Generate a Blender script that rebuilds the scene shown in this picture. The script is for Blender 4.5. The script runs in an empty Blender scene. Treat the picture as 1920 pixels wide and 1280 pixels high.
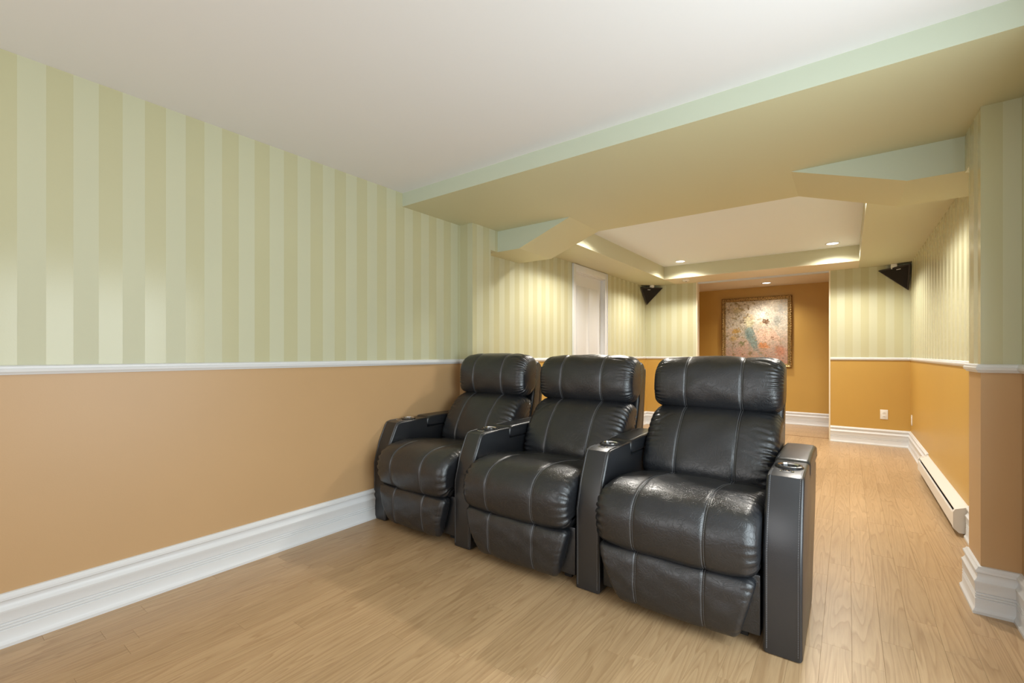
import bpy, bmesh, math, random
import numpy as np
from mathutils import Vector, Matrix
random.seed(7)
S = bpy.context.scene
C = S.collection
R = math.radians

# ------------------------------------------------------------------ camera
cam_d = bpy.data.cameras.new('camera'); cam = bpy.data.objects.new('camera', cam_d); C.objects.link(cam)
cam_d.sensor_width = 36; cam_d.lens = 851.5 / 1920 * 36
cam_d.shift_y = 23 / 1920
cam_d.clip_start = 0.02
cam.location = (0, 0, 1.15)
cam.rotation_euler = (R(90), 0, R(36.4967))
S.camera = cam

# ------------------------------------------------------------------ world, lights, exposure
S.view_settings.view_transform = 'Standard'; S.view_settings.look = 'None'
S.view_settings.gamma = 1; S.view_settings.use_curve_mapping = False
S.view_settings.exposure = -0.07
W = bpy.data.worlds.new('world'); S.world = W; W.use_nodes = True
W.node_tree.nodes['Background'].inputs[0].default_value = (.8, .9, 1, 1)
W.node_tree.nodes['Background'].inputs[1].default_value = .6

def area(name, loc, rot, sx, sy, power, col, spread=180):
    l = bpy.data.lights.new(name, 'AREA'); l.shape = 'RECTANGLE'; l.size = sx; l.size_y = sy
    l.energy = power; l.color = col; l.spread = R(spread)
    o = bpy.data.objects.new(name, l); C.objects.link(o); o.location = loc; o.rotation_euler = rot
    return o
# daylight through the window in the right-hand wall of the front room; plus an added fill light behind the camera
area('daylight_side_window', (.72, 1.15, 1.1), (0, R(90), 0), 1.6, 1.7, 64, (.84, .95, 1.0))
area('rear_fill_light', (-1.1, -1.72, 1.35), (R(90), 0, R(0)), 2.4, 1.6, 30, (1.0, .96, .93))

def spot(name, loc, power, col=(1, .80, .56), r=.045, size=150, blend=.6):
    l = bpy.data.lights.new(name, 'SPOT'); l.energy = power; l.color = col; l.shadow_soft_size = r
    l.spot_size = R(size); l.spot_blend = blend
    o = bpy.data.objects.new(name, l); C.objects.link(o); o.location = loc
    return o
WARM = (1, .95, .87)

# ------------------------------------------------------------------ helpers
def link(name, me, mat=None, parent=None, smooth=False):
    o = bpy.data.objects.new(name, me); C.objects.link(o)
    if mat: me.materials.append(mat)
    if parent: o.parent = parent
    if smooth:
        for p in me.polygons: p.use_smooth = True
    return o
def mk(name, bm, mat=None, parent=None, smooth=False, recalc=True):
    if recalc: bmesh.ops.recalc_face_normals(bm, faces=bm.faces)
    me = bpy.data.meshes.new(name); bm.to_mesh(me); bm.free()
    return link(name, me, mat, parent, smooth)
def autosmooth(o, ang=35):
    me = o.data
    for p in me.polygons: p.use_smooth = True
    bm = bmesh.new(); bm.from_mesh(me)
    for e in bm.edges:
        if len(e.link_faces) == 2 and e.calc_face_angle(0) > R(ang): e.smooth = False
    bm.to_mesh(me); bm.free()
    return o
def add_box(bm, x0, x1, y0, y1, z0, z1, bev=0, seg=2):
    v = [bm.verts.new(p) for p in ((x0,y0,z0),(x1,y0,z0),(x1,y1,z0),(x0,y1,z0),(x0,y0,z1),(x1,y0,z1),(x1,y1,z1),(x0,y1,z1))]
    fs = [bm.faces.new([v[i] for i in f]) for f in ((0,3,2,1),(4,5,6,7),(0,1,5,4),(1,2,6,5),(2,3,7,6),(3,0,4,7))]
    if bev:
        es = list({e for f in fs for e in f.edges})
        bmesh.ops.bevel(bm, geom=es, offset=bev, segments=seg, profile=.5, affect='EDGES')
def box(name, x0, x1, y0, y1, z0, z1, mat, parent=None, bev=0, seg=2):
    bm = bmesh.new(); add_box(bm, x0, x1, y0, y1, z0, z1, bev, seg)
    o = mk(name, bm, mat, parent)
    if bev: autosmooth(o)
    return o
def add_tube(bm, pts, r, n=6, cap=True):
    pts = [Vector(p) for p in pts]; rings = []
    prev = None
    for i, p in enumerate(pts):
        t = (pts[min(i+1, len(pts)-1)] - pts[max(i-1, 0)]).normalized()
        a = prev if prev is not None else (Vector((1,0,0)) if abs(t.x) < .9 else Vector((0,0,1)))
        u = (a - t * a.dot(t)).normalized(); w = t.cross(u); prev = u
        rings.append([bm.verts.new(p + r * (math.cos(2*math.pi*k/n)*u + math.sin(2*math.pi*k/n)*w)) for k in range(n)])
    for a, b in zip(rings, rings[1:]):
        for k in range(n): bm.faces.new((a[k], a[(k+1) % n], b[(k+1) % n], b[k]))
    if cap: bm.faces.new(rings[0]); bm.faces.new(rings[-1][::-1])
def add_lathe(bm, prof, c, n=40, closed=False):
    rings = [[bm.verts.new((c[0]+r*math.cos(2*math.pi*k/n), c[1]+r*math.sin(2*math.pi*k/n), c[2]+z)) for k in range(n)] for r, z in prof]
    pr = list(zip(rings, rings[1:]))
    if closed: pr.append((rings[-1], rings[0]))
    for a, b in pr:
        for k in range(n): bm.faces.new((a[k], a[(k+1) % n], b[(k+1) % n], b[k]))
    if not closed:
        if prof[0][0] > 1e-4: bm.faces.new(rings[0])
        if prof[-1][0] > 1e-4: bm.faces.new(rings[-1])
def sweep(name, path, prof, mat, parent=None, closed=False):
    """profile (d, z), d = distance from the wall to the right of travel, mitred at corners"""
    P = [Vector(p) for p in path]; n = len(P); offs = []
    for i in range(n):
        ds = []
        if i > 0 or closed: ds.append((P[i] - P[i-1]).normalized())
        if i < n-1 or closed: ds.append((P[(i+1) % n] - P[i]).normalized())
        ns = [Vector((d.y, -d.x)) for d in ds]
        if len(ns) == 2:
            m = ns[0] + ns[1]; m = m / max(.2, m.dot(ns[0])); offs.append(m)
        else: offs.append(ns[0])
    bm = bmesh.new()
    rings = [[bm.verts.new((P[i].x + offs[i].x*d, P[i].y + offs[i].y*d, z)) for d, z in prof] for i in range(n)]
    k = len(prof)
    pairs = list(zip(rings, rings[1:])) + ([(rings[-1], rings[0])] if closed else [])
    for a, b in pairs:
        for j in range(k): bm.faces.new((a[j], a[(j+1) % k], b[(j+1) % k], b[j]))
    if not closed: bm.faces.new(rings[0]); bm.faces.new(rings[-1])
    return autosmooth(mk(name, bm, mat, parent), 28)
def empty(name, loc, label=None, cat=None, group=None):
    o = bpy.data.objects.new(name, None); C.objects.link(o); o.location = loc; o.empty_display_size = .1
    if label: tag(o, label, cat, group)
    return o
def tag(o, label, cat, group=None):
    o['label'] = label; o['category'] = cat
    if group: o['group'] = group
    return o
def struct(o, label=None):
    o['kind'] = 'structure'
    if label: o['label'] = label
    return o
def child(o, parent):
    """parent keeping world place (parents are unrotated empties)"""
    o.parent = parent; o.location = o.location - parent.location
    return o

# ------------------------------------------------------------------ materials
def newmat(name):
    m = bpy.data.materials.new(name); m.use_nodes = True
    nt = m.node_tree; b = nt.nodes['Principled BSDF']
    return m, nt, b
def N(nt, t, **kw):
    n = nt.nodes.new(t)
    for k, v in kw.items(): setattr(n, k, v)
    return n
def math_(nt, op, a, b=None):
    n = N(nt, 'ShaderNodeMath', operation=op)
    for i, v in enumerate((a, b)):
        if v is None: continue
        if isinstance(v, (int, float)): n.inputs[i].default_value = v
        else: nt.links.new(v, n.inputs[i])
    return n.outputs[0]
def mixc(nt, fac, a, b, blend='MIX'):
    n = N(nt, 'ShaderNodeMix', data_type='RGBA', blend_type=blend)
    for s, v in ((0, fac), (6, a), (7, b)):
        if isinstance(v, (int, float)): n.inputs[s].default_value = v
        elif isinstance(v, tuple): n.inputs[s].default_value = (*v, 1)
        else: nt.links.new(v, n.inputs[s])
    return n.outputs[2]
def ramp(nt, fac, stops):
    n = N(nt, 'ShaderNodeValToRGB'); cr = n.color_ramp
    while len(cr.elements) < len(stops): cr.elements.new(.5)
    for e, (p, c) in zip(cr.elements, stops): e.position = p; e.color = (*c, 1) if len(c) == 3 else c
    nt.links.new(fac, n.inputs[0]); return n.outputs[0]
def noise(nt, vec, scale, detail=4, rough=.5, dist=0):
    n = N(nt, 'ShaderNodeTexNoise'); n.inputs['Scale'].default_value = scale; n.inputs['Detail'].default_value = detail
    n.inputs['Roughness'].default_value = rough; n.inputs['Distortion'].default_value = dist
    if vec is not None: nt.links.new(vec, n.inputs['Vector'])
    return n.outputs['Fac']
def bump(nt, b, h, strength, dist=.001):
    n = N(nt, 'ShaderNodeBump'); n.inputs['Strength'].default_value = strength; n.inputs['Distance'].default_value = dist
    nt.links.new(h, n.inputs['Height']); nt.links.new(n.outputs[0], b.inputs['Normal'])
def pos(nt):
    return N(nt, 'ShaderNodeNewGeometry').outputs['Position']
def lin(r, g, b):
    f = lambda c: (c/255/12.92 if c/255 <= .04045 else ((c/255+.055)/1.055)**2.4)
    return (f(r), f(g), f(b))
def plain(name, col, rough=.5, metal=0, bumpscale=None, bs=.15, spec=.5):
    m, nt, b = newmat(name)
    b.inputs['Base Color'].default_value = (*col, 1); b.inputs['Roughness'].default_value = rough
    b.inputs['Metallic'].default_value = metal; b.inputs['Specular IOR Level'].default_value = spec
    if bumpscale: bump(nt, b, noise(nt, pos(nt), bumpscale, 3), bs, .002)
    return m

ORANGE = lin(195, 159, 115)
ORANGE_WARM_LIT = lin(196, 156, 78)  # wall orange with the far room's warm light put into the colour
STR_A = lin(193, 190, 154)      # glossy stripe
STR_B = lin(197, 197, 168)      # matt stripe
def wall_material(name, split=True, stripes=True, ORANGE=ORANGE):
    m, nt, b = newmat(name)
    g = N(nt, 'ShaderNodeNewGeometry'); sp = N(nt, 'ShaderNodeSeparateXYZ'); nt.links.new(g.outputs['Position'], sp.inputs[0])
    sn = N(nt, 'ShaderNodeSeparateXYZ'); nt.links.new(g.outputs['True Normal'], sn.inputs[0])
    ax = math_(nt, 'GREATER_THAN', math_(nt, 'ABSOLUTE', sn.outputs[0]), .5)
    co = math_(nt, 'ADD', math_(nt, 'MULTIPLY', sp.outputs[1], ax), math_(nt, 'MULTIPLY', math_(nt, 'ADD', sp.outputs[0], .199+.366), math_(nt, 'SUBTRACT', 1, ax)))
    ph = math_(nt, 'FRACT', math_(nt, 'DIVIDE', math_(nt, 'ADD', co, 9.9 - .366), .165))
    st = math_(nt, 'LESS_THAN', ph, .5)     # 1 on the glossy stripes
    up = math_(nt, 'GREATER_THAN', sp.outputs[2], 1.085) if split else None
    n1 = noise(nt, g.outputs['Position'], 1.3, 3)
    stripe = mixc(nt, st, STR_B, STR_A)
    var = ramp(nt, n1, [(.3, (.95, .95, .95)), (.7, (1, 1, 1))])
    col = mixc(nt, up, ORANGE, stripe) if (split and stripes) else ORANGE
    col = mixc(nt, 1.0, col, var, 'MULTIPLY')
    nt.links.new(col, b.inputs['Base Color'])
    rs = math_(nt, 'SUBTRACT', .52, math_(nt, 'MULTIPLY', st, .30))
    if split and stripes:
        r = math_(nt, 'ADD', math_(nt, 'MULTIPLY', rs, up), math_(nt, 'MULTIPLY', math_(nt, 'SUBTRACT', 1, up), .42))
        nt.links.new(r, b.inputs['Roughness'])
    else: b.inputs['Roughness'].default_value = .45
    bump(nt, b, noise(nt, g.outputs['Position'], 160, 3), .12, .0012)
    return m
M_WALL = wall_material('striped_wall_paint')
M_WALL_FAR = wall_material('striped_wall_paint_warm_lit', ORANGE=ORANGE_WARM_LIT)
M_ORANGE = wall_material('orange_wall_paint', False, False, ORANGE=ORANGE_WARM_LIT)
M_SAGE = plain('sage_soffit_paint', lin(203, 201, 172), .5, bumpscale=90, bs=.05)
M_BEAM, nt, b = newmat('beam_paint_bounce_tint')  # warm floor bounce painted into undersides, cool daylight into upright faces
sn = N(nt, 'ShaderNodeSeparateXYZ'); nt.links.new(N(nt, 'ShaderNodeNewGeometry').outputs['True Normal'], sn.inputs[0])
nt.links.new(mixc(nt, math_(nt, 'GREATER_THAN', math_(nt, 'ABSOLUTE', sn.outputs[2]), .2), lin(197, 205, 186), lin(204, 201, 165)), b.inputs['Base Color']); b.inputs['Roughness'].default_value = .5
M_CEIL = plain('white_ceiling_paint', (.80, .79, .785), .8, bumpscale=60, bs=.05)
M_TRAY = plain('tray_ceiling_cool_tint', (.79, .86, .93), .8, bumpscale=60, bs=.05)  # ceiling white with blue put in to cancel warm bounced light
M_WHITE = plain('white_trim_paint', (.73, .745, .76), .38, bumpscale=14, bs=.03)
M_HEATER = plain('white_enamel', (.78, .76, .72), .3)
M_PLASTIC = plain('white_plastic', (.82, .80, .76), .35)
M_DARK = plain('dark_slot', (.02, .018, .015), .6)
M_BLACK = plain('black_speaker_plastic', (.012, .010, .010), .4)
M_GRILLE = plain('black_speaker_cloth', (.010, .007, .006), .9, bumpscale=800, bs=.5)
M_CHROME = plain('chrome', (.75, .75, .76), .12, 1)
M_CUP = plain('black_cup_plastic', (.02, .02, .022), .18)
M_THREAD = plain('grey_thread', (.24, .24, .25), .5)
M_DULL = plain('dull_black_lining', (.02, .02, .02), .6)
m, nt, b = newmat('lamp_glow'); b.inputs['Emission Color'].default_value = (1, .93, .82, 1); b.inputs['Emission Strength'].default_value = 9; M_GLOW = m

def leather(name='black_leather', bs=.5, crease=9):
    m, nt, b = newmat(name)
    p = pos(nt)
    n1 = noise(nt, p, 5, 4, .6)
    b.inputs['Base Color'].default_value = (.014, .0155, .019, 1)
    rr = math_(nt, 'ADD', math_(nt, 'MULTIPLY', n1, .14), .26); nt.links.new(rr, b.inputs['Roughness'])
    b.inputs['Specular IOR Level'].default_value = .8
    v = N(nt, 'ShaderNodeTexVoronoi'); v.inputs['Scale'].default_value = 420; nt.links.new(p, v.inputs['Vector'])
    cre = noise(nt, p, 22, 6, .55, 1.6)
    cr = math_(nt, 'ABSOLUTE', math_(nt, 'SUBTRACT', cre, .5))
    h = math_(nt, 'ADD', math_(nt, 'MULTIPLY', v.outputs[0], .22), math_(nt, 'MULTIPLY', math_(nt, 'MINIMUM', cr, .06), crease))
    bump(nt, b, h, bs, .0012)
    return m
M_LEATHER = leather()
M_TAUT = leather('taut_black_leather', .3, 1.5)

def wood():
    m, nt, b = newmat('laminate_oak')
    g = N(nt, 'ShaderNodeNewGeometry'); at = N(nt, 'ShaderNodeAttribute', attribute_name='tone')
    mp = N(nt, 'ShaderNodeVectorMath', operation='MULTIPLY'); nt.links.new(g.outputs['Position'], mp.inputs[0]); mp.inputs[1].default_value = (1, .055, 1)
    cmb = N(nt, 'ShaderNodeCombineXYZ'); t37 = math_(nt, 'MULTIPLY', at.outputs['Fac'], 37.0)
    nt.links.new(t37, cmb.inputs[0]); nt.links.new(t37, cmb.inputs[1]); nt.links.new(t37, cmb.inputs[2])
    ad = N(nt, 'ShaderNodeVectorMath', operation='ADD'); nt.links.new(mp.outputs[0], ad.inputs[0]); nt.links.new(cmb.outputs[0], ad.inputs[1])
    v = ad.outputs[0]
    field = noise(nt, v, 10, 2, .45, .3)                         # cathedral figure: contours of a stretched field
    rings = math_(nt, 'FRACT', math_(nt, 'MULTIPLY', field, 17))
    line = ramp(nt, rings, [(0, (0, 0, 0)), (.12, (1, 1, 1)), (.55, (.75, .75, .75)), (.9, (.35, .35, .35)), (1, (0, 0, 0))])
    fine = noise(nt, v, 150, 4, .6)
    fl = math_(nt, 'MULTIPLY', math_(nt, 'SUBTRACT', 1, line), .5)
    base = mixc(nt, fl, lin(195, 164, 125), lin(152, 116, 78))
    base = mixc(nt, 1.0, base, ramp(nt, fine, [(.3, (.88, .87, .86)), (.6, (1, 1, 1))]), 'MULTIPLY')
    tn = ramp(nt, at.outputs['Fac'], [(0, (.88, .87, .85)), (1, (1.0, 1.0, 1.0))])
    base = mixc(nt, 1.0, base, tn, 'MULTIPLY')
    nt.links.new(base, b.inputs['Base Color']); b.inputs['Roughness'].default_value = .36
    bump(nt, b, fine, .06, .0006)
    return m
M_WOOD = wood()
M_SUB = plain('floor_joint', lin(176, 138, 94), .7)

# ------------------------------------------------------------------ the room
XL, XR = -2.68, .60          # side walls
XF = .612                    # right wall of the far room
YB, YF = -1.7, 7.33          # behind the camera, far wall
H, ZS, ZT = 2.35, 2.25, 2.435
YP0, YP1, YBK = 2.868, 3.112, 3.21   # pilaster front and back, bracket front
YBM0, YBM1 = 2.244, 3.742
PL, PR = -2.535, .475
RAIL0, RAIL1 = 1.066, 1.104

def multi(name, boxes, mat):
    bm = bmesh.new()
    for b_ in boxes: add_box(bm, *b_)
    return struct(mk(name, bm, mat))
# side window opening y .3..2.0, z .25..2.15; door opening y 4.91..5.74
DY0, DY1, DZ = 4.912, 5.742, 2.165
multi('wall_left', [(XL-.12, XL, YB, YP1-.05, 0, 2.5)], M_WALL)
multi('wall_left', [(XL-.12, XL, YP1-.05, DY0, 0, 2.5), (XL-.12, XL, DY1, YF+.1, 0, 2.5), (XL-.12, XL, DY0, DY1, DZ, 2.5)], M_WALL_FAR)
WY0, WY1, WZ0, WZ1 = .3, 2.0, .25, 2.15
multi('wall_right', [(XR, XR+.13, YB, WY0, 0, 2.5), (XR, XR+.13, WY1, YP0, 0, 2.5), (XR, XR+.13, WY0, WY1, 0, WZ0), (XR, XR+.13, WY0, WY1, WZ1, 2.5)], M_WALL)
struct(box('wall_right', XF, XF+.12, YP0, YF+.1, 0, 2.5, M_WALL_FAR))
multi('wall_back', [(XL, -2.3, YB-.12, YB, 0, 2.5), (.1, XR, YB-.12, YB, 0, 2.5), (-2.3, .1, YB-.12, YB, 0, .55), (-2.3, .1, YB-.12, YB, 2.15, 2.5)], M_WALL)
NX0, NX1 = -1.872, -.199
multi('wall_far', [(XL, NX0, YF, YF+.1, 0, 2.5), (NX1, XF, YF, YF+.1, 0, 2.5)], M_WALL_FAR)
multi('wall_alcove', [(-2.55, -2.45, YF+.1, 8.8, 0, 2.5), (.2, .3, YF+.1, 8.8, 0, 2.5), (-2.45, .2, 8.7, 8.8, 0, 2.5),
                      (-2.45, NX0-.012, YF+.1, YF+.112, 0, 2.28), (NX1+.012, .2, YF+.1, YF+.112, 0, 2.28)], M_ORANGE)
def pilaster(name, x0, x1, px):
    bm = bmesh.new()
    add_box(bm, x0, x1, YP0, YP1, 0, ZS)
    add_box(bm, x0, x1, YP1, YBK, 2.065, ZS)
    return struct(mk(name, bm, M_WALL))
pilaster('wall_left_pilaster', XL, PL, PL)
pilaster('wall_right_pilaster', PR, XF, PR)
struct(box('ceiling', XL, XR, YB, YBM0, H, 2.5, M_CEIL))
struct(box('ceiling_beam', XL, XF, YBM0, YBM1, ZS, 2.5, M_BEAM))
def bracket(name, pts):
    bm = bmesh.new()
    a = [bm.verts.new((x, YBK, z)) for x, z in pts]; b = [bm.verts.new((x, YBM1, z)) for x, z in pts]
    bm.faces.new(a); bm.faces.new(b[::-1])
    for i in range(len(pts)):
        j = (i+1) % len(pts); bm.faces.new((a[i], a[j], b[j], b[i]))
    return struct(mk(name, bm, M_BEAM))
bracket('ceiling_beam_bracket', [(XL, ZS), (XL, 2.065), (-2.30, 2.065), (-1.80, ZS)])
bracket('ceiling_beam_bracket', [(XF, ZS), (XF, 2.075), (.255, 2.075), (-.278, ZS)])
TX0, TX1, TY1 = -2.19, .108, 6.745
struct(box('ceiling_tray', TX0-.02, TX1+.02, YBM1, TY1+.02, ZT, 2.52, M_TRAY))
multi('ceiling_soffit', [(XL, TX0, YBM1, YF, ZS, 2.5), (TX1, XF, YBM1, YF, ZS, 2.5)], M_SAGE)
multi('ceiling_soffit', [(TX0, TX1, TY1, YF, ZS+.008, 2.5)], M_SAGE)
# pale board closing the underside of the far soffit
M_HEADER = plain('cream_header_paint', lin(226, 214, 190), .5)
struct(box('trim_header', TX0, TX1, TY1+.004, YF+.0, ZS, ZS+.008, M_HEADER))
struct(box('ceiling_alcove', -2.45, .2, YF, 8.7, 2.28, 2.5, plain('alcove_ceiling_paint', lin(228, 216, 196), .7)))
# sliding-door track across the top of the alcove
tr = struct(box('trim_track', NX0, NX1, YF+.012, YF+.10, 2.262, 2.28, M_WHITE))
for y in (YF+.018, YF+.052, YF+.088):
    box('track_fin', NX0, NX1, y, y+.006, 2.235, 2.262, M_WHITE, tr)
box('track_slot', NX0, NX1, YF+.062, YF+.084, 2.255, 2.2622, M_DARK, tr)
for x0, x1 in ((NX0-.012, NX0+.006), (NX1-.004, NX1+.012)):
    struct(box('trim_jamb', x0, x1, YF-.004, YF+.104, 0, 2.262, M_HEADER))

# floor: every board a piece; the far ones joined
floor = struct(box('floor', XL-.1, XF+.1, YB-.1, 8.75, -.08, -.006, M_SUB))
WB = .0965
boards = []
ncol = int((XF + .02 - XL) / WB) + 1
for i in range(ncol):
    x = XL - .01 + i*WB
    y = YB - random.uniform(0, .9)
    if i % 3: y = boards_y0 + [0, -.31, .27][i % 3]
    boards_y0 = y if i % 3 == 0 else boards_y0
    while y < 7.50:
        L = random.choice([.62, .74, .86, .98])
        if y + L > YB: boards.append((x, y, x+WB, min(y+L, 7.50)))
        y += L
fx, fy = -math.sin(R(36.4967)), math.cos(R(36.4967))
def seen_size(b_):
    cx, cy = (b_[0]+b_[2])/2, (b_[1]+b_[3])/2
    d = cx*fx + cy*fy; s = cx*fy - cy*fx
    if d < .5 or abs(s) > 1.2*d: return -math.hypot(cx, cy)
    v = 663 + 851.5*1.15/d
    hidden = (cy > 2.05 and cx < -.3 and cy < 3.6) or (cx < -.6 and cy > 3.5)
    if v > 1400: return -.5
    return (b_[3]-b_[1]) / d**2 * (.02 if hidden else 1)
boards.sort(key=seen_size, reverse=True)
GAP = .0002
def board_geo(bm, b_, tone, lay):
    n0 = len(bm.verts)
    x0, y0, x1, y1 = b_[0]+GAP, b_[1]+GAP, b_[2]-GAP, b_[3]-GAP
    e = .0004; zt = 0.0
    top = [bm.verts.new(p) for p in ((x0+e, y0+e, zt), (x1-e, y0+e, zt), (x1-e, y1-e, zt), (x0+e, y1-e, zt))]
    mid = [bm.verts.new(p) for p in ((x0, y0, zt-e), (x1, y0, zt-e), (x1, y1, zt-e), (x0, y1, zt-e))]
    bot = [bm.verts.new(p) for p in ((x0, y0, -.006), (x1, y0, -.006), (x1, y1, -.006), (x0, y1, -.006))]
    bm.faces.new(top)
    for k in range(4):
        j = (k+1) % 4
        bm.faces.new((mid[k], mid[j], top[j], top[k])); bm.faces.new((bot[k], bot[j], mid[j], mid[k]))
    for v in top+mid+bot: v[lay] = tone
for b_ in boards[:298]:
    bm = bmesh.new(); lay = bm.verts.layers.float.new('tone')
    cx, cy = b_[0], b_[1]
    board_geo(bm, (0, 0, b_[2]-cx, b_[3]-cy), random.random(), lay)
    o = mk('floorboard', bm, M_WOOD, floor, recalc=False); o.location = (cx, cy, 0)
bm = bmesh.new(); lay = bm.verts.layers.float.new('tone')
for b_ in boards[298:]: board_geo(bm, b_, random.random(), lay)
for i in range(14): board_geo(bm, (-2.45, 7.50+i*.0965, .2, min(8.70, 7.50+(i+1)*.0965)) if i < 13 else (-2.45, 8.70, .2, 8.75), random.random(), lay)
far = mk('far_floorboards', bm, M_WOOD, floor, recalc=False); far['kind'] = 'stuff'

struct(box('trim_threshold', NX0, NX1, 7.492, 7.507, -.004, .0012, plain('dark_joint', lin(130, 90, 55), .6)))
# skirting and chair rail
BASE = [(0, 0), (.030, 0), (.030, .012), (.024, .020), (.021, .026), (.021, .064), (.0165, .0675), (.021, .071), (.021, .076), (.0165, .0795), (.021, .083),
        (.021, .088), (.0165, .0915), (.021, .095), (.021, .128), (.024, .134), (.024, .143), (.019, .148), (.013, .158), (.0115, .168), (.014, .176),
        (.0195, .181), (.0195, .190), (.012, .197), (.009, .204), (0, .206)]
RAIL = [(0, RAIL0), (.008, RAIL0), (.011, RAIL0+.006), (.017, RAIL0+.012), (.019, RAIL0+.022), (.015, RAIL0+.026), (.015, RAIL0+.033), (.008, RAIL1), (0, RAIL1)]
PA = [(XL, YB), (XL, YP0), (PL, YP0), (PL, YP1), (XL, YP1), (XL, 4.838)]
PB = [(XL, 5.812), (XL, YF), (NX0-.012, YF)]
PC0 = [(NX1+.012, YF), (XF, YF), (XF, 5.80)]
PC1 = [(XF, 3.965), (XF, YP1), (PR, YP1), (PR, YP0), (XR, YP0), (XR, YB)]
PC = PC0[:2] + PC1[1:]
ba = struct(sweep('baseboard_left', PA[:2], BASE, M_WHITE)); ba2 = struct(sweep('baseboard_left', [(XL, YP0-.02)]+PA[1:], BASE, M_WHITE))
struct(sweep('baseboard_left', PB[:2]+[PB[2]], BASE, M_WHITE))
struct(sweep('baseboard_right', PC0, BASE, M_WHITE)); struct(sweep('baseboard_right', PC1, BASE, M_WHITE))
struct(sweep('baseboard_alcove', [(-2.45, YF+.112), (-2.45, 8.7), (.2, 8.7), (.2, YF+.112)], BASE, M_WHITE))
struct(sweep('trim_rail', PA, RAIL, M_WHITE)); struct(sweep('trim_rail', PB, RAIL, M_WHITE)); struct(sweep('trim_rail', PC, RAIL, M_WHITE))

# white door in the left wall of the far room
CAS = .072
d1 = struct(box('door_1', XL-.085, XL-.045, DY0+.018, DY1-.018, .008, DZ-.018, M_WHITE), 'white door closed in its deep white casing')
for z0, z1 in ((.22, .98), (1.12, DZ-.16)):
    for y0, y1 in ((DY0+.12, DY0+.375), (DY0+.455, DY1-.12)):
        box('door_panel', XL-.046, XL-.040, y0, y1, z0, z1, M_WHITE, d1, .004)
bm = bmesh.new()
add_box(bm, XL-.12, XL+.002, DY0, DY0+.018, 0, DZ); add_box(bm, XL-.12, XL+.002, DY1-.018, DY1, 0, DZ); add_box(bm, XL-.12, XL+.002, DY0, DY1, DZ-.018, DZ)
mk('jamb', bm, M_WHITE, d1)
bm = bmesh.new(); add_lathe(bm, [(.001, 0), (.026, 0), (.026, .006), (.010, .010), (.010, .04), (.024, .045), (.028, .06), (.018, .075), (.001, .078)], (0, 0, 0), 20)
bmesh.ops.rotate(bm, verts=bm.verts, cent=(0, 0, 0), matrix=Matrix.Rotation(R(90), 3, 'Y')); bmesh.ops.translate(bm, verts=bm.verts, vec=(XL-.045, DY1-.09, .98))
mk('door_knob', bm, M_CHROME, d1, True)
def casing(y0, y1, z0, z1):
    return box('casing', XL, XL+.018, y0, y1, z0, z1, M_WHITE, d1, .003)
casing(DY0-CAS, DY0+.006, 0, ZS-.006); casing(DY1-.006, DY1+CAS-.002, 0, ZS-.006); casing(DY0+.006, DY1-.006, DZ-.006, ZS-.006)
for y0 in (DY0-CAS, DY1+CAS-.018): box('casing_bead', XL+.018, XL+.026, y0, y0+.016, 0, ZS-.006, M_WHITE, d1, .003)

# unseen front-room side window, and a frame added around the rear fill light
def window(name, axis, a0, a1, z0, z1, at):
    bm = bmesh.new(); f = .05
    def q(u0, u1, w0, w1, t0, t1):
        if axis == 'x': add_box(bm, at+t0, at+t1, u0, u1, w0, w1)
        else: add_box(bm, u0, u1, at+t0, at+t1, w0, w1)
    q(a0, a0+f, z0, z1, -.02, .03); q(a1-f, a1, z0, z1, -.02, .03); q(a0+f, a1-f, z0, z0+f, -.02, .03); q(a0+f, a1-f, z1-f, z1, -.02, .03)
    q((a0+a1)/2-.02, (a0+a1)/2+.02, z0+f, z1-f, -.01, .02)
    return struct(mk(name, bm, M_WHITE))
window('window_1', 'x', WY0, WY1, WZ0, WZ1, XR+.05)
window('rear_fill_frame', 'y', -2.3, .1, .55, 2.15, YB-.05)

# ------------------------------------------------------------------ recliners
def catmull(pts, n, closed=True):
    P = np.array(pts, float); m = len(P); out = []
    segs = m if closed else m-1
    for i in range(segs):
        g = (lambda k: P[k % m]) if closed else (lambda k: P[min(max(k, 0), m-1)])
        p0, p1, p2, p3 = g(i-1), g(i), g(i+1), g(i+2)
        for t in np.linspace(0, 1, 12, endpoint=False):
            out.append(.5*((2*p1)+(-p0+p2)*t+(2*p0-5*p1+4*p2-p3)*t*t+(-p0+3*p1-3*p2+p3)*t**3))
    if not closed: out.append(P[-1])
    out = np.array(out)
    Q = np.vstack([out, out[:1]]) if closed else out
    L = np.r_[0, np.cumsum(np.hypot(*np.diff(Q, axis=0).T))]
    s = np.linspace(0, L[-1], n, endpoint=not closed)
    return np.c_[np.interp(s, L, Q[:, 0]), np.interp(s, L, Q[:, 1])], L[-1]

def n1d(rng, k=6):
    ph = rng.uniform(0, 6.28, k); fr = rng.uniform(3, 16, k); am = rng.uniform(.4, 1, k)
    return lambda s: sum(a*np.sin(f*s*2*math.pi+p) for a, f, p in zip(am, np.round(fr), ph)) / k

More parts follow.
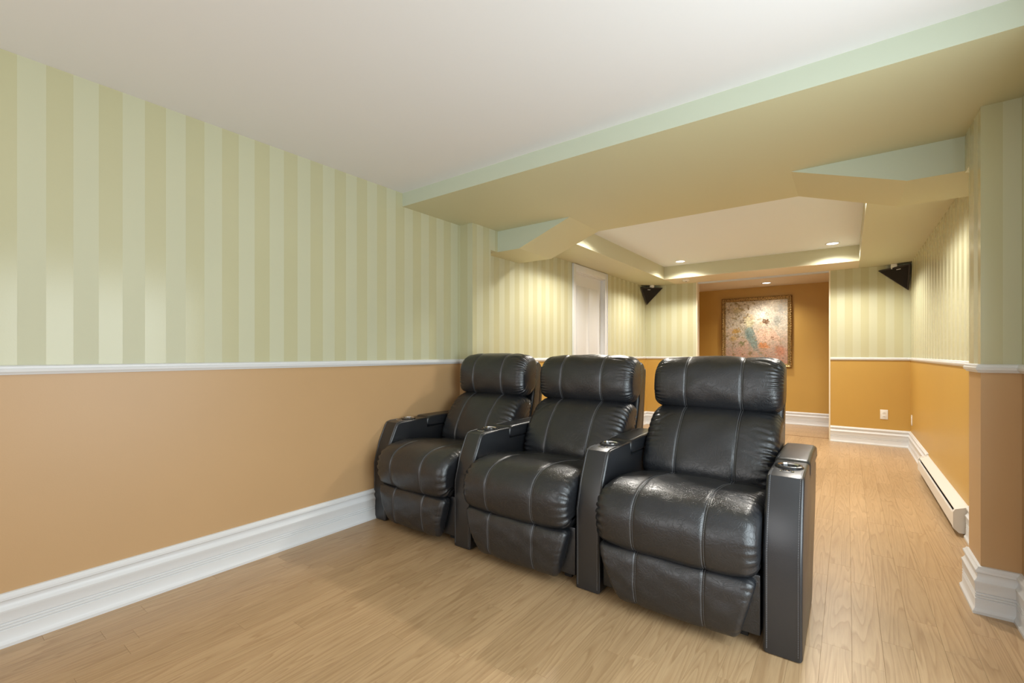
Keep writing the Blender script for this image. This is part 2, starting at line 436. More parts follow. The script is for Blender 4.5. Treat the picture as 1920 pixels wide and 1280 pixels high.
def cushion(name, parent, xs0, xs1, prof, endr, seams, rng, gather=.004, gw=.05, gfreq=26, crown=.006,
            xmap=None, seam_s=(.0, 1), nx=110, ns=150, tr_seam=None, creases=()):
    """padded leather cushion: closed (y,z) profile swept across x with rounded gathered ends and pinched seams"""
    base, L = catmull(prof, ns)
    # outward normals
    d = np.roll(base, -1, 0) - np.roll(base, 1, 0); nrm = np.c_[d[:, 1], -d[:, 0]]; nrm /= np.linalg.norm(nrm, axis=1)[:, None]
    cen = base.mean(0)
    if ((base-cen)*nrm).sum() < 0: nrm = -nrm
    W_ = xs1-xs0; sv = np.arange(ns)/ns
    nl, nr = n1d(rng), n1d(rng)
    ph = [rng.uniform(0, 6.28) for _ in range(6)]
    def surf(x):
        """profile ring at x -> (ys, zs)"""
        dist = min(x-xs0, xs1-x); k = max(0, 1-dist/endr)
        inset = endr*.85*(1-math.sqrt(max(0, 1-k*k)))
        lf = (x-xs0) < (xs1-x)
        w = nl(sv) if lf else nr(sv)
        lines = np.abs(np.sin(math.pi*gfreq*sv + 1.5*w))**.7
        sc = math.exp(-((dist-.012)/gw)**2) if dist > .012 else 1
        disp = -gather*sc*(1-lines)*(.55+.45*np.sin(2*math.pi*3*sv+ph[0]+(0 if lf else 2)))*1.4
        u = (x-xs0)/W_
        disp = disp + crown*(1-abs(2*u-1)**2.6)
        for xs in seams: disp = disp - .0055*math.exp(-((x-xs)/.007)**2) - .003*math.exp(-((x-xs)/.03)**2)
        if tr_seam is not None:
            sd = np.abs(((sv-tr_seam+.5) % 1)-.5)*L
            disp = disp - .006*np.exp(-(sd/.006)**2) - .005*np.exp(-(sd/.03)**2)
        disp = disp + .0016*np.sin(2*math.pi*(2*u+ph[1]/6))*np.sin(2*math.pi*4*sv+ph[2]) + .0012*np.sin(2*math.pi*(3.3*u)+ph[3])*np.sin(2*math.pi*7*sv+ph[4])
        for (cu, cs, ang, ln, dp) in creases:           # single folds: centre u, s; direction; length; depth
            du = (u-cu)*W_; dsn = (sv-cs)*L
            al = du*math.cos(ang)+dsn*math.sin(ang); ac = -du*math.sin(ang)+dsn*math.cos(ang) + .25*al*al/ln
            disp = disp - dp*np.exp(-(ac/.006)**2)*np.exp(-(al/ln)**4) + .6*dp*np.exp(-((ac-.012)/.009)**2)*np.exp(-(al/ln)**4)
        pt = base + nrm*(disp-inset)[:, None]
        return pt
    # x samples, denser near ends and seams
    xs = set(np.linspace(xs0, xs1, nx))
    for e in np.linspace(0, 1, 14): xs.add(xs0+endr*e*e); xs.add(xs1-endr*e*e)
    for s_ in seams:
        for o_ in (-.014, -.009, -.005, -.0025, 0, .0025, .005, .009, .014): xs.add(s_+o_)
    xs = sorted(xs); X_ = [xs[0]]
    for x in xs[1:]:
        if x-X_[-1] > .0006: X_.append(x)
    bm = bmesh.new(); rings = []
    fx_ = xmap or (lambda x, y, z: x)
    for x in X_:
        pt = surf(x); rings.append([bm.verts.new((fx_(x, y, z), y, z)) for y, z in pt])
    for a, b_ in zip(rings, rings[1:]):
        for k in range(ns): bm.faces.new((a[k], a[(k+1) % ns], b_[(k+1) % ns], b_[k]))
    for rg, fl in ((rings[0], 1), (rings[-1], 0)):
        c = sum((v.co for v in rg), Vector())/ns; cv = bm.verts.new(c)
        for k in range(ns): bm.faces.new((rg[k], rg[(k+1) % ns], cv))
    o = mk(name, bm, M_LEATHER, parent, True)
    # double rows of stitching beside every seam
    for xs_ in seams:
        bm = bmesh.new()
        for off in (-.0048, .0048):
            pt = surf(xs_+off*1.0)
            i0, i1 = int(seam_s[0]*ns), int(seam_s[1]*ns)
            ids = [i % ns for i in range(i0, i1)]
            pts = [(fx_(xs_+off, pt[i][0], pt[i][1]), pt[i][0]+nrm[i][0]*.0002, pt[i][1]+nrm[i][1]*.0002) for i in ids]
            # cut into short stitches
            Pn = np.array(pts); dl = np.r_[0, np.cumsum(np.linalg.norm(np.diff(Pn, axis=0), axis=1))]
            s0 = 0
            while s0 < dl[-1]-.006:
                q = [tuple(np.interp(t, dl, Pn[:, k]) for k in range(3)) for t in (s0, s0+.0035, s0+.007)]
                add_tube(bm, q, 0.00075, 4); s0 += .0085
        mk('stitching', bm, M_THREAD, o)
    return o, surf, nrm

ARM_W = .132
def arm_mesh():
    pr = [(1.985, .004), (1.985, .39), (2.026, .53), (2.078, .640), (2.094, .662), (2.125, .670), (2.362, .672), (2.372, .668), (2.378, .603), (2.80, .600), (2.862, .590), (2.80, .40), (2.52, .004)]
    bm = bmesh.new(); h = ARM_W/2
    a = [bm.verts.new((-h, y, z)) for y, z in pr]; b_ = [bm.verts.new((h, y, z)) for y, z in pr]
    fa = bm.faces.new(a); fb = bm.faces.new(b_[::-1])
    for i in range(len(pr)):
        j = (i+1) % len(pr); bm.faces.new((a[i], b_[i], b_[j], a[j]))
    bmesh.ops.recalc_face_normals(bm, faces=bm.faces)
    es = [e for e in list(fa.edges)+list(fb.edges)]
    bmesh.ops.bevel(bm, geom=es, offset=.013, segments=4, profile=.5, affect='EDGES')
    me = bpy.data.meshes.new('arm'); bm.to_mesh(me); bm.free()
    ob = bpy.data.objects.new('arm', me); C.objects.link(ob)
    cb = bmesh.new(); add_lathe(cb, [(.0395, -.2), (.0395, .1)], (0, 2.245, .75), 40)
    cm = bpy.data.meshes.new('cutter'); bmesh.ops.recalc_face_normals(cb, faces=cb.faces); cb.to_mesh(cm); cb.free()
    co = bpy.data.objects.new('cutter', cm); C.objects.link(co)
    mod = ob.modifiers.new('b', 'BOOLEAN'); mod.object = co; mod.operation = 'DIFFERENCE'; mod.solver = 'EXACT'
    dg = bpy.context.evaluated_depsgraph_get(); out = bpy.data.meshes.new_from_object(ob.evaluated_get(dg))
    bpy.data.objects.remove(ob); bpy.data.objects.remove(co)
    out.name = 'armrest'; out.materials.clear(); out.materials.append(M_TAUT)
    return out
ARM = arm_mesh()
def finish_arm():
    o = bpy.data.objects.new('tmp', ARM); autosmooth(o, 30); bpy.data.objects.remove(o)
finish_arm()
def bm_mesh(name, bm, mat, smooth=True, ang=35):
    bmesh.ops.recalc_face_normals(bm, faces=bm.faces)
    me = bpy.data.meshes.new(name); bm.to_mesh(me); bm.free(); me.materials.append(mat)
    if smooth:
        o = bpy.data.objects.new('tmp', me); autosmooth(o, ang); bpy.data.objects.remove(o)
    return me
# lid of the arm: a padded block
def lid_mesh():
    bm = bmesh.new(); h = ARM_W/2+.003
    prof, _ = catmull([(2.372, .612), (2.366, .640), (2.376, .668), (2.42, .678), (2.62, .680), (2.82, .674), (2.872, .658), (2.886, .630), (2.876, .608), (2.62, .604), (2.42, .604)], 90)
    cen = prof.mean(0); rings = []
    d = np.roll(prof, -1, 0)-np.roll(prof, 1, 0); nm = np.c_[d[:, 1], -d[:, 0]]; nm /= np.linalg.norm(nm, axis=1)[:, None]
    if ((prof-cen)*nm).sum() < 0: nm = -nm
    for k in range(25):
        x = -h + 2*h*k/24
        x = h*math.sin(x/h*math.pi/2)
        dd = h-abs(x); q = max(0, 1-dd/.016); ins = .014*(1-math.sqrt(max(0, 1-q*q)))
        pt = prof+nm*(-ins+.003*(1-(x/h)**2))[..., None] if False else prof+nm*(-ins+.003*(1-(x/h)**2))
        rings.append([bm.verts.new((x, y, z)) for y, z in pt])
    for a, b_ in zip(rings, rings[1:]):
        for i in range(90): bm.faces.new((a[i], a[(i+1) % 90], b_[(i+1) % 90], b_[i]))
    bm.faces.new(rings[0]); bm.faces.new(rings[-1])
    return bm_mesh('armrest_lid', bm, M_TAUT, True, 50)
LID = lid_mesh()
def lidseam():
    bm = bmesh.new(); h = ARM_W/2-.010
    for s in (-1, 1): add_tube(bm, [(s*h, 2.385+.01*i*4.8, .6775+.0022) for i in range(10)], .0008, 4)
    return bm_mesh('stitching', bm, M_THREAD, False)
bm = bmesh.new()
add_lathe(bm, [(.0392, -.075), (.0392, .002), (.043, .0075), (.050, .0065), (.054, .001), (.054, -.001), (.0405, -.0005), (.0405, -.075)], (0, 2.245, .672), 48, closed=True)
add_lathe(bm, [(.0001, -.074), (.0392, -.074), (.0392, -.076), (.0001, -.076)], (0, 2.245, .672), 48)
CUP = bm_mesh('cup_holder', bm, M_CUP)
bm = bmesh.new(); add_lathe(bm, [(.0392, .0025), (.0418, .0085), (.0445, .0082), (.0445, .0070), (.0418, .0068), (.0400, .002)], (0, 2.245, .672), 48, closed=True)
CUPRIM = bm_mesh('cup_rim', bm, M_CHROME)
bm = bmesh.new(); add_lathe(bm, [(.0001, .003), (.010, .003), (.018, .002), (.020, 0), (.0001, 0)], (0, 0, 0), 28)
bmesh.ops.scale(bm, verts=bm.verts, vec=(1.35, .75, 1)); bmesh.ops.translate(bm, verts=bm.verts, vec=(0, 2.158, .6715)); BTNPLATE = bm_mesh('control_plate', bm, M_CHROME)
bm = bmesh.new(); add_lathe(bm, [(.0001, .0035), (.0065, .0032), (.0075, .001), (.0001, .001)], (0, 0, 0), 20); b2 = [v for v in bm.verts]
bmesh.ops.translate(bm, verts=b2, vec=(-.010, 2.158, .6735)); nb = bmesh.ops.duplicate(bm, geom=bm.verts[:]+bm.edges[:]+bm.faces[:])
bmesh.ops.translate(bm, verts=[g for g in nb['geom'] if isinstance(g, bmesh.types.BMVert)], vec=(.020, 0, 0)); BTN = bm_mesh('button', bm, M_CUP)
def arm_stitch(side):
    h = ARM_W/2; pr = [(1.985, .02), (1.985, .39), (2.026, .53), (2.078, .640), (2.094, .662), (2.125, .670), (2.19, .6712)]
    dense = []
    for (y0, z0), (y1, z1) in zip(pr, pr[1:]):
        n = max(1, int(math.hypot(y1-y0, z1-z0)/.0085))
        for i in range(n): dense.append((y0+(y1-y0)*i/n, z0+(z1-z0)*i/n))
    bm = bmesh.new()
    for a, b_ in zip(dense, dense[1:]):
        d = Vector((0, b_[0]-a[0], b_[1]-a[1])); n = Vector((0, -d.z, d.y)).normalized()*.0006
        p = Vector((side*(h-.0145), a[0], a[1]))+n; add_tube(bm, [p, p+d*.75], .0008, 4)
    return bm_mesh('stitching', bm, M_THREAD, False)
ST = [arm_stitch(-1), arm_stitch(1)]; LIDST = lidseam()
def welt_mesh(side):
    h = ARM_W/2; pts = [(side*(h-.0105), y, z) for y, z in [(1.9855, .02), (1.9855, .39), (2.0265, .53), (2.0785, .640), (2.094, .6615), (2.125, .6695), (2.19, .671)]]
    bm = bmesh.new(); add_tube(bm, pts, .0026, 6); return bm_mesh('welt', bm, M_LEATHER)
WELT = [welt_mesh(-1), welt_mesh(1)]
def arm(parent, x):
    def p(me, name, par, dx=0):
        o = bpy.data.objects.new(name, me); C.objects.link(o); o.parent = par; o.location = (dx, 0, 0); return o
    a = p(ARM, 'armrest', parent); a.location = (x-parent.location.x, -parent.location.y, 0)
    for me in ST+[LIDST]: p(me, 'stitching', a)
    for me in WELT: p(me, 'welt', a)
    p(LID, 'armrest_lid', a)
    c = bpy.data.objects.new('cup_holder', CUP); C.objects.link(c); c.parent = parent; c.location = a.location
    p(CUPRIM, 'cup_rim', c); p(BTNPLATE, 'control_plate', a); p(BTN, 'button', a)

LABELS = ['black leather recliner at the far left, its arm against the orange wall',
          'middle black leather recliner, between the wall-side and the nearest recliner',
          'black leather recliner nearest the camera, with an armrest on both sides']
def recliner(idx, x0, x1, arms, seams, dy=0):
    rng = np.random.RandomState(11+idx)
    t = empty('recliner', ((x0+x1)/2, 2.4, 0), LABELS[idx], 'recliner', 'row of three leather recliners')
    root = bpy.data.objects.new('x', None)
    W_ = x1-x0
    parts = []
    # seat
    seat = [(1.955, .288), (1.912, .312), (1.893, .37), (1.893, .44), (1.925, .498), (1.99, .532), (2.09, .545), (2.22, .538), (2.36, .518), (2.50, .500), (2.62, .480), (2.66, .42), (2.60, .33), (2.40, .29), (2.20, .280), (2.05, .279)]
    creases = [(.88, .12, 1.0, .05, .003), (.93, .2, .8, .04, .003)]
    o, sf, nn = cushion('seat_cushion', t, x0+.004, x1-.004, seat, .05, seams, rng, gather=.019, gw=.036, gfreq=46, crown=.018, seam_s=(.0, .56), tr_seam=.43)
    parts.append(o)
    # footrest flap
    xc = (x0+x1)/2
    def xm(x, y, z):
        k = min(1, max(0, (.285-z)/.24)); lo = x0+.012+.105*k**1.15; hi = x1-.012-.062*k**1.15
        u = (x-x0)/(x1-x0)
        full = x0+.012+(x1-x0-.024)*u
        # squeeze only the outer panels, the seams stay upright
        s0, s1 = seams[0], seams[1]
        if full < s0: return s0-(s0-full)/(s0-(x0+.012))*(s0-lo)
        if full > s1: return s1+(full-s1)/((x1-.012)-s1)*(hi-s1)
        return full
    flap = [(1.965, .286), (1.925, .280), (1.905, .245), (1.898, .19), (1.902, .12), (1.918, .065), (1.945, .042), (1.975, .046), (1.988, .10), (1.990, .20), (1.988, .27)]
    o, _, _ = cushion('footrest', t, x0, x1, flap, .035, seams, rng, gather=.0035, gw=.03, gfreq=16, crown=.004, xmap=xm, seam_s=(.02, .56), ns=110)
    parts.append(o)
    # lumbar cushion and headrest roll
    lum = [(2.50, .50), (2.498, .56), (2.535, .65), (2.588, .73), (2.648, .79), (2.710, .822), (2.775, .832), (2.85, .80), (2.84, .72), (2.79, .60), (2.74, .48), (2.62, .44), (2.54, .455)]
    cz = [(.86, .12, -.5, .07, .0045), (.80, .19, -.55, .06, .003), (.90, .24, -.3, .05, .003), (.14, .27, .8, .05, .003), (.1, .2, .9, .04, .002)]
    o, _, _ = cushion('back_cushion', t, x0+.004, x1-.004, lum, .052, seams, rng, gather=.017, gw=.055, gfreq=34, crown=.026, seam_s=(.0, .52), creases=cz)
    parts.append(o)
    hd = [(2.750, .845), (2.712, .868), (2.696, .92), (2.698, .985), (2.714, 1.045), (2.755, 1.092), (2.805, 1.113), (2.865, 1.111), (2.910, 1.085), (2.925, 1.025), (2.91, .94), (2.885, .87), (2.82, .838)]
    hd = [(y, z+max(0, (z-.86)/.25)*(.020, .010, .002)[idx]) for y, z in hd]
    cz = [(.9, .36, -.3, .06, .004), (.86, .42, -.2, .05, .003)]
    o, _, _ = cushion('headrest', t, x0+.0, x1-.0, hd, .055, seams, rng, gather=.015, gw=.044, gfreq=40, crown=.020, seam_s=(.0, .55), creases=cz)
    parts.append(o)
    # padded shell of the back and its outer board
    sh = [(2.70, .36), (2.80, .62), (2.87, .84), (2.885, .98), (2.885, 1.06), (2.92, 1.092), (2.965, 1.082), (2.99, 1.03), (2.965, .84), (2.93, .62), (2.88, .36)]
    o, _, _ = cushion('back_shell', t, x0+.012, x1-.012, sh, .022, (), rng, gather=.002, gw=.02, gfreq=14, crown=.0, nx=30, ns=90)
    parts.append(o)
    ob = [(2.905, .16), (2.945, .40), (2.975, .62), (3.008, .86), (3.028, 1.01), (3.025, 1.045), (3.008, 1.05), (2.997, 1.02), (2.972, .84), (2.94, .62), (2.905, .38), (2.875, .16)]
    o, _, _ = cushion('outer_back', t, x0+.022, x1-.022, ob, .008, (), rng, gather=0, gw=.02, gfreq=4, crown=.0, nx=20, ns=90)
    parts.append(o)
    # base frame with feet
    o = box('base_frame', x0+.006, x1-.006, 2.00, 2.80, .045, .285, M_LEATHER, t, .008); parts.append(o)
    for fx0 in (x0+.06, x1-.10):
        for fy in (2.06, 2.68): parts.append(box('foot', fx0, fx0+.04, fy, fy+.04, 0, .046, M_DULL, t))
    for o in parts: o.location = -t.location
    for ax in arms: arm(t, ax)
    return t
AX = [-2.6135, -1.838, -1.015, -.200]
hw = ARM_W/2+.002
def seams_for(x0, x1): return (x0+(x1-x0)*.285, x0+(x1-x0)*.715)
for i, arms in enumerate(([0], [1], [2, 3])):
    x0, x1 = AX[i]+hw, AX[i+1]-hw
    recliner(i, x0, x1, [AX[k] for k in arms], seams_for(x0, x1))

# ------------------------------------------------------------------ recessed ceiling lights
def downlight(x, y, z, label, power, r=.055, size=150, blend=.6):
    t = empty('ceiling_light', (x, y, z), label, 'ceiling light')
    bm = bmesh.new(); add_lathe(bm, [(r, .0), (r+.004, -.006), (r+.014, -.007), (r+.018, -.003), (r+.018, .0)], (0, 0, 0), 36, closed=True)
    mk('trim_ring', bm, M_WHITE, t, True)
    bm = bmesh.new(); add_lathe(bm, [(.0001, -.0045), (r*.7, -.004), (r, -.001), (r, .0), (.0001, .0)], (0, 0, 0), 36)
    mk('lens', bm, M_GLOW, t, True)
    spot('ceiling_light_beam', (x, y, z-.012), power, WARM, .09, size, blend)
    return t
downlight(-1.875, 6.47, ZT, 'round recessed ceiling light at the back left of the raised ceiling', 180)
downlight(-.145, 6.47, ZT, 'round recessed ceiling light at the back right of the raised ceiling', 180)
downlight(-1.045, 8.226, 2.28, 'round recessed light in the alcove ceiling above the painting', 120, size=140, blend=1)
downlight(-1.875, 4.22, ZT, 'round recessed ceiling light at the front left of the raised ceiling', 180)
downlight(-.145, 4.22, ZT, 'round recessed ceiling light at the front right of the raised ceiling', 180)

# smoke detector under the far soffit
t = empty('smoke_detector', (-1.93, 6.95, ZS), 'small round white smoke detector under the soffit left of the alcove', 'smoke detector')
bm = bmesh.new(); add_lathe(bm, [(.001, -.028), (.035, -.028), (.048, -.022), (.052, -.008), (.052, 0), (.001, 0)], (0, 0, 0), 28); mk('housing', bm, M_PLASTIC, t, True)
bm = bmesh.new(); add_lathe(bm, [(.001, -.031), (.010, -.031), (.012, -.028), (.001, -.028)], (0, 0, 0), 16); mk('test_button', bm, M_DARK, t)

# ------------------------------------------------------------------ corner speakers
def speaker(tri, corner, label, side):
    """three-sided wedge speaker: front grille a triangle across the room corner"""
    t = empty('corner_speaker', corner, label, 'speaker')
    A, B, Cc = [Vector(p)-Vector(corner) for p in tri]         # A on far wall, B on side wall, Cc low in the corner
    n = (B-A).cross(Cc-A).normalized()
    if n.y > 0: n = -n
    def tri_prism(name, pts, off0, off1, mat, sc):
        c = sum(pts, Vector())/3; bm = bmesh.new()
        f = [bm.verts.new(c+(p-c)*sc+n*off1) for p in pts]; b_ = [bm.verts.new(c+(p-c)*sc+n*off0) for p in pts]
        bm.faces.new(f); bm.faces.new(b_[::-1])
        for i in range(3): bm.faces.new((f[i], f[(i+1) % 3], b_[(i+1) % 3], b_[i]))
        return mk(name, bm, mat, t)
    bm = bmesh.new(); K = Vector((-.008*side, -.008, A.z-.0))
    v = [bm.verts.new(p) for p in (A, B, Cc, K)]
    for f in ((0, 1, 2), (0, 1, 3), (1, 2, 3), (0, 2, 3)): bm.faces.new([v[i] for i in f])
    mk('cabinet', bm, M_BLACK, t)
    tri_prism('front_rim', [A, B, Cc], 0, .012, M_BLACK, .985)
    g = tri_prism('grille', [A, B, Cc], .012, .016, M_GRILLE, .86)
    # small silver badge near the top of the grille
    top = A+(B-A)*(.62 if side > 0 else .62); c = (A+B+Cc)/3
    p0 = c+(A+(B-A)*.66-c)*.68+n*.018; u = (B-A).normalized(); w = n.cross(u)
    bm = bmesh.new(); q = [bm.verts.new(p0+u*a+w*b_+n*h) for h in (0, .002) for a, b_ in ((-.022, -.004), (.022, -.004), (.022, .004), (-.022, .004))]
    for f in ((0, 1, 2, 3), (7, 6, 5, 4), (0, 1, 5, 4), (1, 2, 6, 5), (2, 3, 7, 6), (3, 0, 4, 7)): bm.faces.new([q[i] for i in f])
    mk('badge', bm, plain('badge_silver', (.6, .6, .6), .3), t)
    m_ = (A+B)/2
    bm = bmesh.new(); add_box(bm, m_.x-.03, m_.x+.03, m_.y-.0, m_.y+.05, A.z-.004, ZS-corner[2], .004); mk('mounting_bracket', bm, M_PLASTIC, t)
    return t
speaker([(.305, YF-.012, 2.192), (XF-.012, 7.165, 2.225), (XF-.018, YF-.016, 1.925)], (XF, YF, 2.0), 'black triangular speaker in the right far corner under the soffit', 1)
speaker([(-2.40, YF-.012, 2.212), (XL+.012, 7.06, 2.215), (XL+.018, YF-.016, 1.955)], (XL, YF, 2.0), 'black triangular speaker in the left far corner under the soffit', -1)

# ------------------------------------------------------------------ outlets
def outlet(loc, rot, label, duplex=True):
    t = empty('wall_outlet', loc, label, 'outlet'); t.rotation_euler = (0, 0, rot)
    box('cover_plate', -.038, .038, -.006, 0, -.060, .060, M_PLASTIC, t, .002)
    for z in (-.022, .022):
        f = box('receptacle', -.017, .017, -.009, -.005, z-.015, z+.015, M_PLASTIC, t, .002)
        for x in (-.007, .006): box('slot', x-.001, x+.0015, -.0094, -.0088, z-.005, z+.006, M_DARK, f)
    return t
outlet((.362, YF, .392), 0, 'white duplex wall outlet on the orange far wall')
outlet((XF, 7.17, .36), R(-90), 'white wall outlet on the right wall beside the far corner')

# ------------------------------------------------------------------ baseboard heater
t = empty('baseboard_heater', (XF, 4.88, 0), 'long white electric baseboard heater on the right wall', 'heater')
hy0, hy1 = 3.975-4.88, 5.79-4.88
bm = bmesh.new(); pr = [(0, .05), (-.012, .05), (-.012, .185), (-.060, .162), (-.074, .152), (-.074, .157), (-.060, .168), (-.010, .197), (0, .197)]
def ext(name, pr, y0, y1, mat, par):
    bm = bmesh.new(); a = [bm.verts.new((x, y0, z)) for x, z in pr]; b_ = [bm.verts.new((x, y1, z)) for x, z in pr]
    bm.faces.new(a); bm.faces.new(b_[::-1])
    for i in range(len(pr)):
        j = (i+1) % len(pr); bm.faces.new((a[i], a[j], b_[j], b_[i]))
    return mk(name, bm, mat, par)
ext('top_panel', [(0, .03), (-.008, .03), (-.008, .180), (-.066, .158), (-.066, .163), (-.006, .186), (0, .186)], hy0+.02, hy1-.02, M_HEATER, t)
ext('front_panel', [(-.070, .045), (-.075, .050), (-.075, .132), (-.071, .140), (-.067, .140), (-.069, .128), (-.069, .050)], hy0+.02, hy1-.02, M_HEATER, t)
ext('heating_element', [(-.020, .06), (-.060, .06), (-.060, .125), (-.020, .125)], hy0+.03, hy1-.03, M_DARK, t)
for y0 in (hy0, hy1-.028):
    ext('end_cap', [(0, .020), (-.050, .020), (-.077, .048), (-.077, .150), (-.066, .168), (-.006, .190), (0, .190)], y0, y0+.028, M_HEATER, t)

# ------------------------------------------------------------------ painting
PX0, PX1, PZ0, PZ1, PY = -1.795, -.735, .925, 2.112, 8.697
t = empty('painting', ((PX0+PX1)/2, PY, PZ0), 'large gilt-framed painting of a couple on the orange alcove wall', 'painting')
def rnd_field(rng, nx, ny, n=60, k=(2, 40), aniso=1.0):
    X_, Y_ = np.meshgrid(np.linspace(0, 1, nx), np.linspace(0, 1, ny)); f = np.zeros_like(X_)
    for _ in range(n):
        kk = rng.uniform(*k); a = rng.uniform(0, 6.28)
        f += np.sin(2*math.pi*kk*(X_*math.cos(a)+Y_*math.sin(a)*aniso)+rng.uniform(0, 6.28)+1.6*np.sin(2*math.pi*rng.uniform(1, 5)*Y_+rng.uniform(0, 6)))/(kk**.5)
    return f/f.std()
def paint():
    rng = np.random.RandomState(5); nx, ny = 170, 190
    U, V = np.meshgrid(np.linspace(0, 1, nx), np.linspace(0, 1, ny))       # V down
    f1, f2, f3, f4 = rnd_field(rng, nx, ny), rnd_field(rng, nx, ny, 60, (10, 45)), rnd_field(rng, nx, ny, 30, (1, 6)), rnd_field(rng, nx, ny, 50, (18, 60))
    c = lambda *a: np.array(a, float)[None, None]
    Lr = lambda a, b_, k: a*(1-k[..., None])+b_*k[..., None]
    sm = lambda x, a, b_: np.clip((x-a)/(b_-a), 0, 1)
    U2, V2 = U+.012*f4+.004*f1, V+.014*f2
    img = Lr(c(206, 196, 178)+0*U[..., None], c(172, 134, 116), sm(V2+.05*f3, .45, 1.05))
    def blob(u, v, su, sv, col, k=1., ang=0, e=2.):
        nonlocal img
        du, dv = U2-u, V2-v; a = du*math.cos(ang)+dv*math.sin(ang); b_ = -du*math.sin(ang)+dv*math.cos(ang)
        w = k*np.clip(1.6-1.6*((a/su)**2+(b_/sv)**2), 0, 1); img = Lr(img, c(*col), np.clip(w, 0, 1))
    img = Lr(img, c(160, 148, 118), np.clip(f1*.5-.2, 0, .55)*sm(1-U, .2, .7))
    img = Lr(img, c(120, 112, 84), np.clip(f2-1.3, 0, .6)*sm(1-U+.3*V, .25, .9))
    img = Lr(img, c(150, 160, 160), np.clip(f4*.5-.1, 0, .7)*sm(U, .72, .9)*sm(1-V, .45, .7))
    img = Lr(img, c(160, 96, 84), np.clip(f4*.5-.2, 0, .6)*sm(V, .55, .95))
    blob(.50, .22, .20, .17, (238, 232, 216), .8); blob(.62, .16, .10, .08, (238, 228, 214), .5)
    blob(.20, .14, .09, .05, (188, 172, 120), .5); blob(.30, .27, .10, .05, (214, 206, 190), .8, .5)
    blob(.18, .48, .08, .05, (190, 152, 84), .9); blob(.13, .60, .07, .05, (196, 164, 104), .7); blob(.27, .68, .05, .04, (112, 116, 72), .8)
    blob(.17, .30, .06, .03, (170, 170, 150), .6)
    # woman: pale veil and hair, bodice, long blue-green dress
    blob(.40, .33, .09, .11, (224, 216, 176), .9); blob(.44, .27, .05, .06, (226, 206, 170), .9); blob(.39, .11, .025, .035, (140, 118, 84), .9)
    blob(.34, .25, .07, .03, (170, 146, 104), .8, -.6); blob(.27, .33, .05, .03, (132, 116, 92), .7, -.5)
    blob(.40, .53, .085, .13, (140, 158, 150), 1, -.1); blob(.46, .66, .07, .16, (132, 148, 140), .95, -.45); blob(.56, .82, .03, .14, (146, 142, 132), .8, -.7)
    fold = np.clip(np.sin(60*(U2-.25*V2))*.6, 0, .5)*np.exp(-(((U2-.42)/.10)**2+((V2-.56)/.18)**2)*1.2); img = Lr(img, c(92, 112, 110), fold)
    # man: brown hair, bare back, orange cloth
    blob(.66, .34, .06, .045, (112, 84, 60), 1, .4); blob(.60, .36, .03, .04, (214, 180, 150), .9)
    blob(.66, .56, .15, .16, (226, 194, 170), 1); blob(.80, .56, .06, .15, (218, 182, 158), .8, -.5); blob(.54, .50, .08, .05, (224, 196, 172), .8)
    blob(.655, .55, .008, .12, (168, 120, 92), .6); blob(.76, .60, .015, .05, (120, 84, 62), .7); blob(.60, .47, .07, .008, (170, 124, 98), .6, .3)
    blob(.63, .72, .11, .05, (204, 138, 88), .9, .25); blob(.88, .80, .09, .10, (184, 120, 92), .6)
    blob(.84, .33, .07, .10, (140, 146, 138), .45); blob(.90, .16, .05, .08, (164, 164, 158), .5)
    arc = np.exp(-((np.hypot((U2-.52)/1.0, (V2-.30)/.9)-.19)/.008)**2)*(V2 < .25)*(U > .5); img = Lr(img, c(120, 110, 84), arc*.7)
    fl = rnd_field(rng, nx, ny, 70, (6, 26)); ln_ = np.exp(-(fl/.10)**2)*.34; img = Lr(img, img*.7, ln_*np.clip(.15+.6*f3, 0, 1))
    ol = np.clip(rnd_field(rng, nx, ny, 60, (5, 16))-1.2, 0, .55)*sm(1-U+.4*V, .1, .8); img = Lr(img, c(128, 108, 66), ol)
    img *= (1.08+.05*f4+.04*f2+.03*f3)[..., None]
    img = np.clip(img*.93, 10, 250)
    relief = .0004*f4+.0003*f2
    return img, relief, nx, ny
img, rel, nx, ny = paint()
fw = .062
bx0, bx1, bz0, bz1 = PX0+fw, PX1-fw, PZ0+fw, PZ1-fw
verts = [(bx0+(bx1-bx0)*i/(nx-1), PY-.018-max(-.003, min(.003, rel[j, i])), bz1-(bz1-bz0)*j/(ny-1)) for j in range(ny) for i in range(nx)]
faces = [(j*nx+i, (j+1)*nx+i, (j+1)*nx+i+1, j*nx+i+1) for j in range(ny-1) for i in range(nx-1)]
nb0 = len(verts)
verts += [(bx0, PY-.004, bz1), (bx1, PY-.004, bz1), (bx1, PY-.004, bz0), (bx0, PY-.004, bz0)]; faces.append((nb0, nb0+1, nb0+2, nb0+3))
me = bpy.data.meshes.new('canvas'); me.from_pydata(verts, [], faces)
at = me.color_attributes.new('paint', 'FLOAT_COLOR', 'POINT')
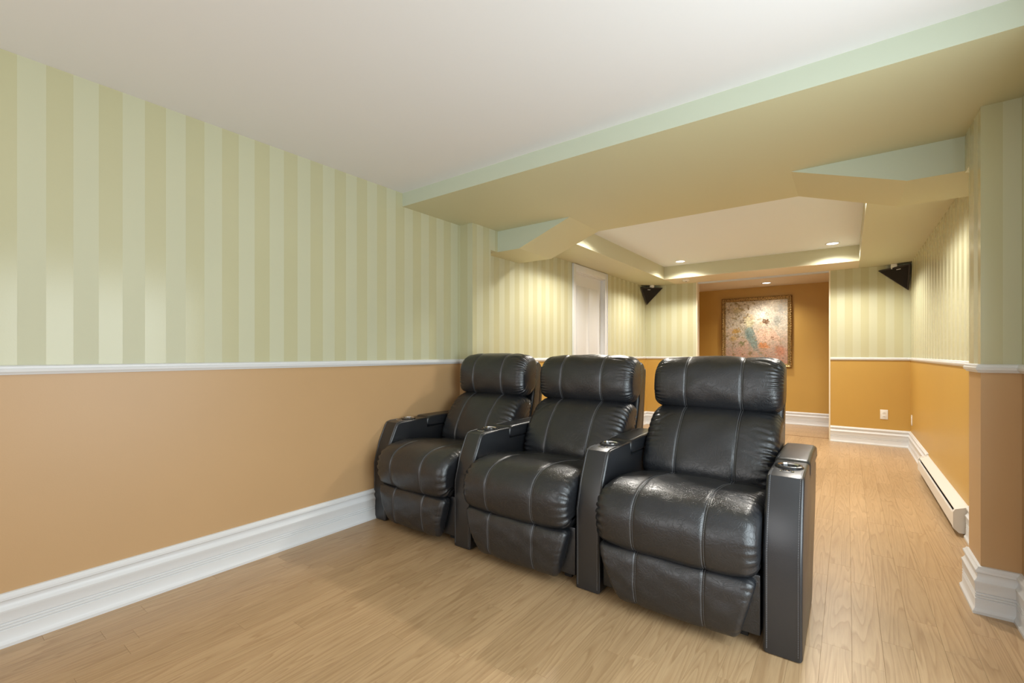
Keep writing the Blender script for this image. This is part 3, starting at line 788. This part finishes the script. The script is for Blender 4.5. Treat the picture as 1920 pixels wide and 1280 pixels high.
srgb = (img/255).reshape(-1, 3); ln = np.where(srgb <= .04045, srgb/12.92, ((srgb+.055)/1.055)**2.4)
buf = np.ones((len(verts), 4), dtype=np.float32); buf[:len(ln), :3] = ln; at.data.foreach_set('color', buf.ravel())
m, nt, b = newmat('oil_paint'); a_ = N(nt, 'ShaderNodeAttribute', attribute_name='paint'); nt.links.new(a_.outputs['Color'], b.inputs['Base Color']); b.inputs['Roughness'].default_value = .75
b.inputs['Specular IOR Level'].default_value = .3
bump(nt, b, noise(nt, pos(nt), 120, 4), .15, .001)
o = link('canvas', me, m, t, True); o.location = -t.location
# gilt frame: mitred moulding with a carved rope edge
def frame():
    prof = [(0, 0), (0, .030), (.006, .044), (.014, .048), (.022, .044), (.028, .034), (.038, .028), (.046, .030), (.050, .034), (.054, .030), (fw, .022), (fw, 0)]
    bm = bmesh.new(); cor = [(PX0, PZ0, 1, 1), (PX1, PZ0, -1, 1), (PX1, PZ1, -1, -1), (PX0, PZ1, 1, -1)]
    rings = []
    for e in range(4):
        x0, z0, sx0, sz0 = cor[e]; x1, z1, sx1, sz1 = cor[(e+1) % 4]; n = 150
        for i in range(n):
            f = i/n; rg = []
            for j, (dd, h) in enumerate(prof):
                xa, za = x0+sx0*dd, z0+sz0*dd; xb, zb = x1+sx1*dd, z1+sz1*dd
                ca = .0035*math.sin(i*2*math.pi/5+j*.7) if 2 <= j <= 4 else (.0012*math.sin(i*2*math.pi/3) if 7 <= j <= 9 else 0)
                rg.append(bm.verts.new((xa+(xb-xa)*f, PY-h-ca, za+(zb-za)*f)))
            rings.append(rg)
    k = len(prof)
    for a, b_ in zip(rings, rings[1:]+rings[:1]):
        for j in range(k): bm.faces.new((a[j], a[(j+1) % k], b_[(j+1) % k], b_[j]))
    return bm
m, nt, b = newmat('old_gilt'); n1 = noise(nt, pos(nt), 60, 4)
nt.links.new(ramp(nt, n1, [(.35, (.10, .055, .02)), (.6, (.50, .34, .13))]), b.inputs['Base Color']); b.inputs['Metallic'].default_value = .6; b.inputs['Roughness'].default_value = .38
o = mk('frame', frame(), m, t, True); o.location = -t.location
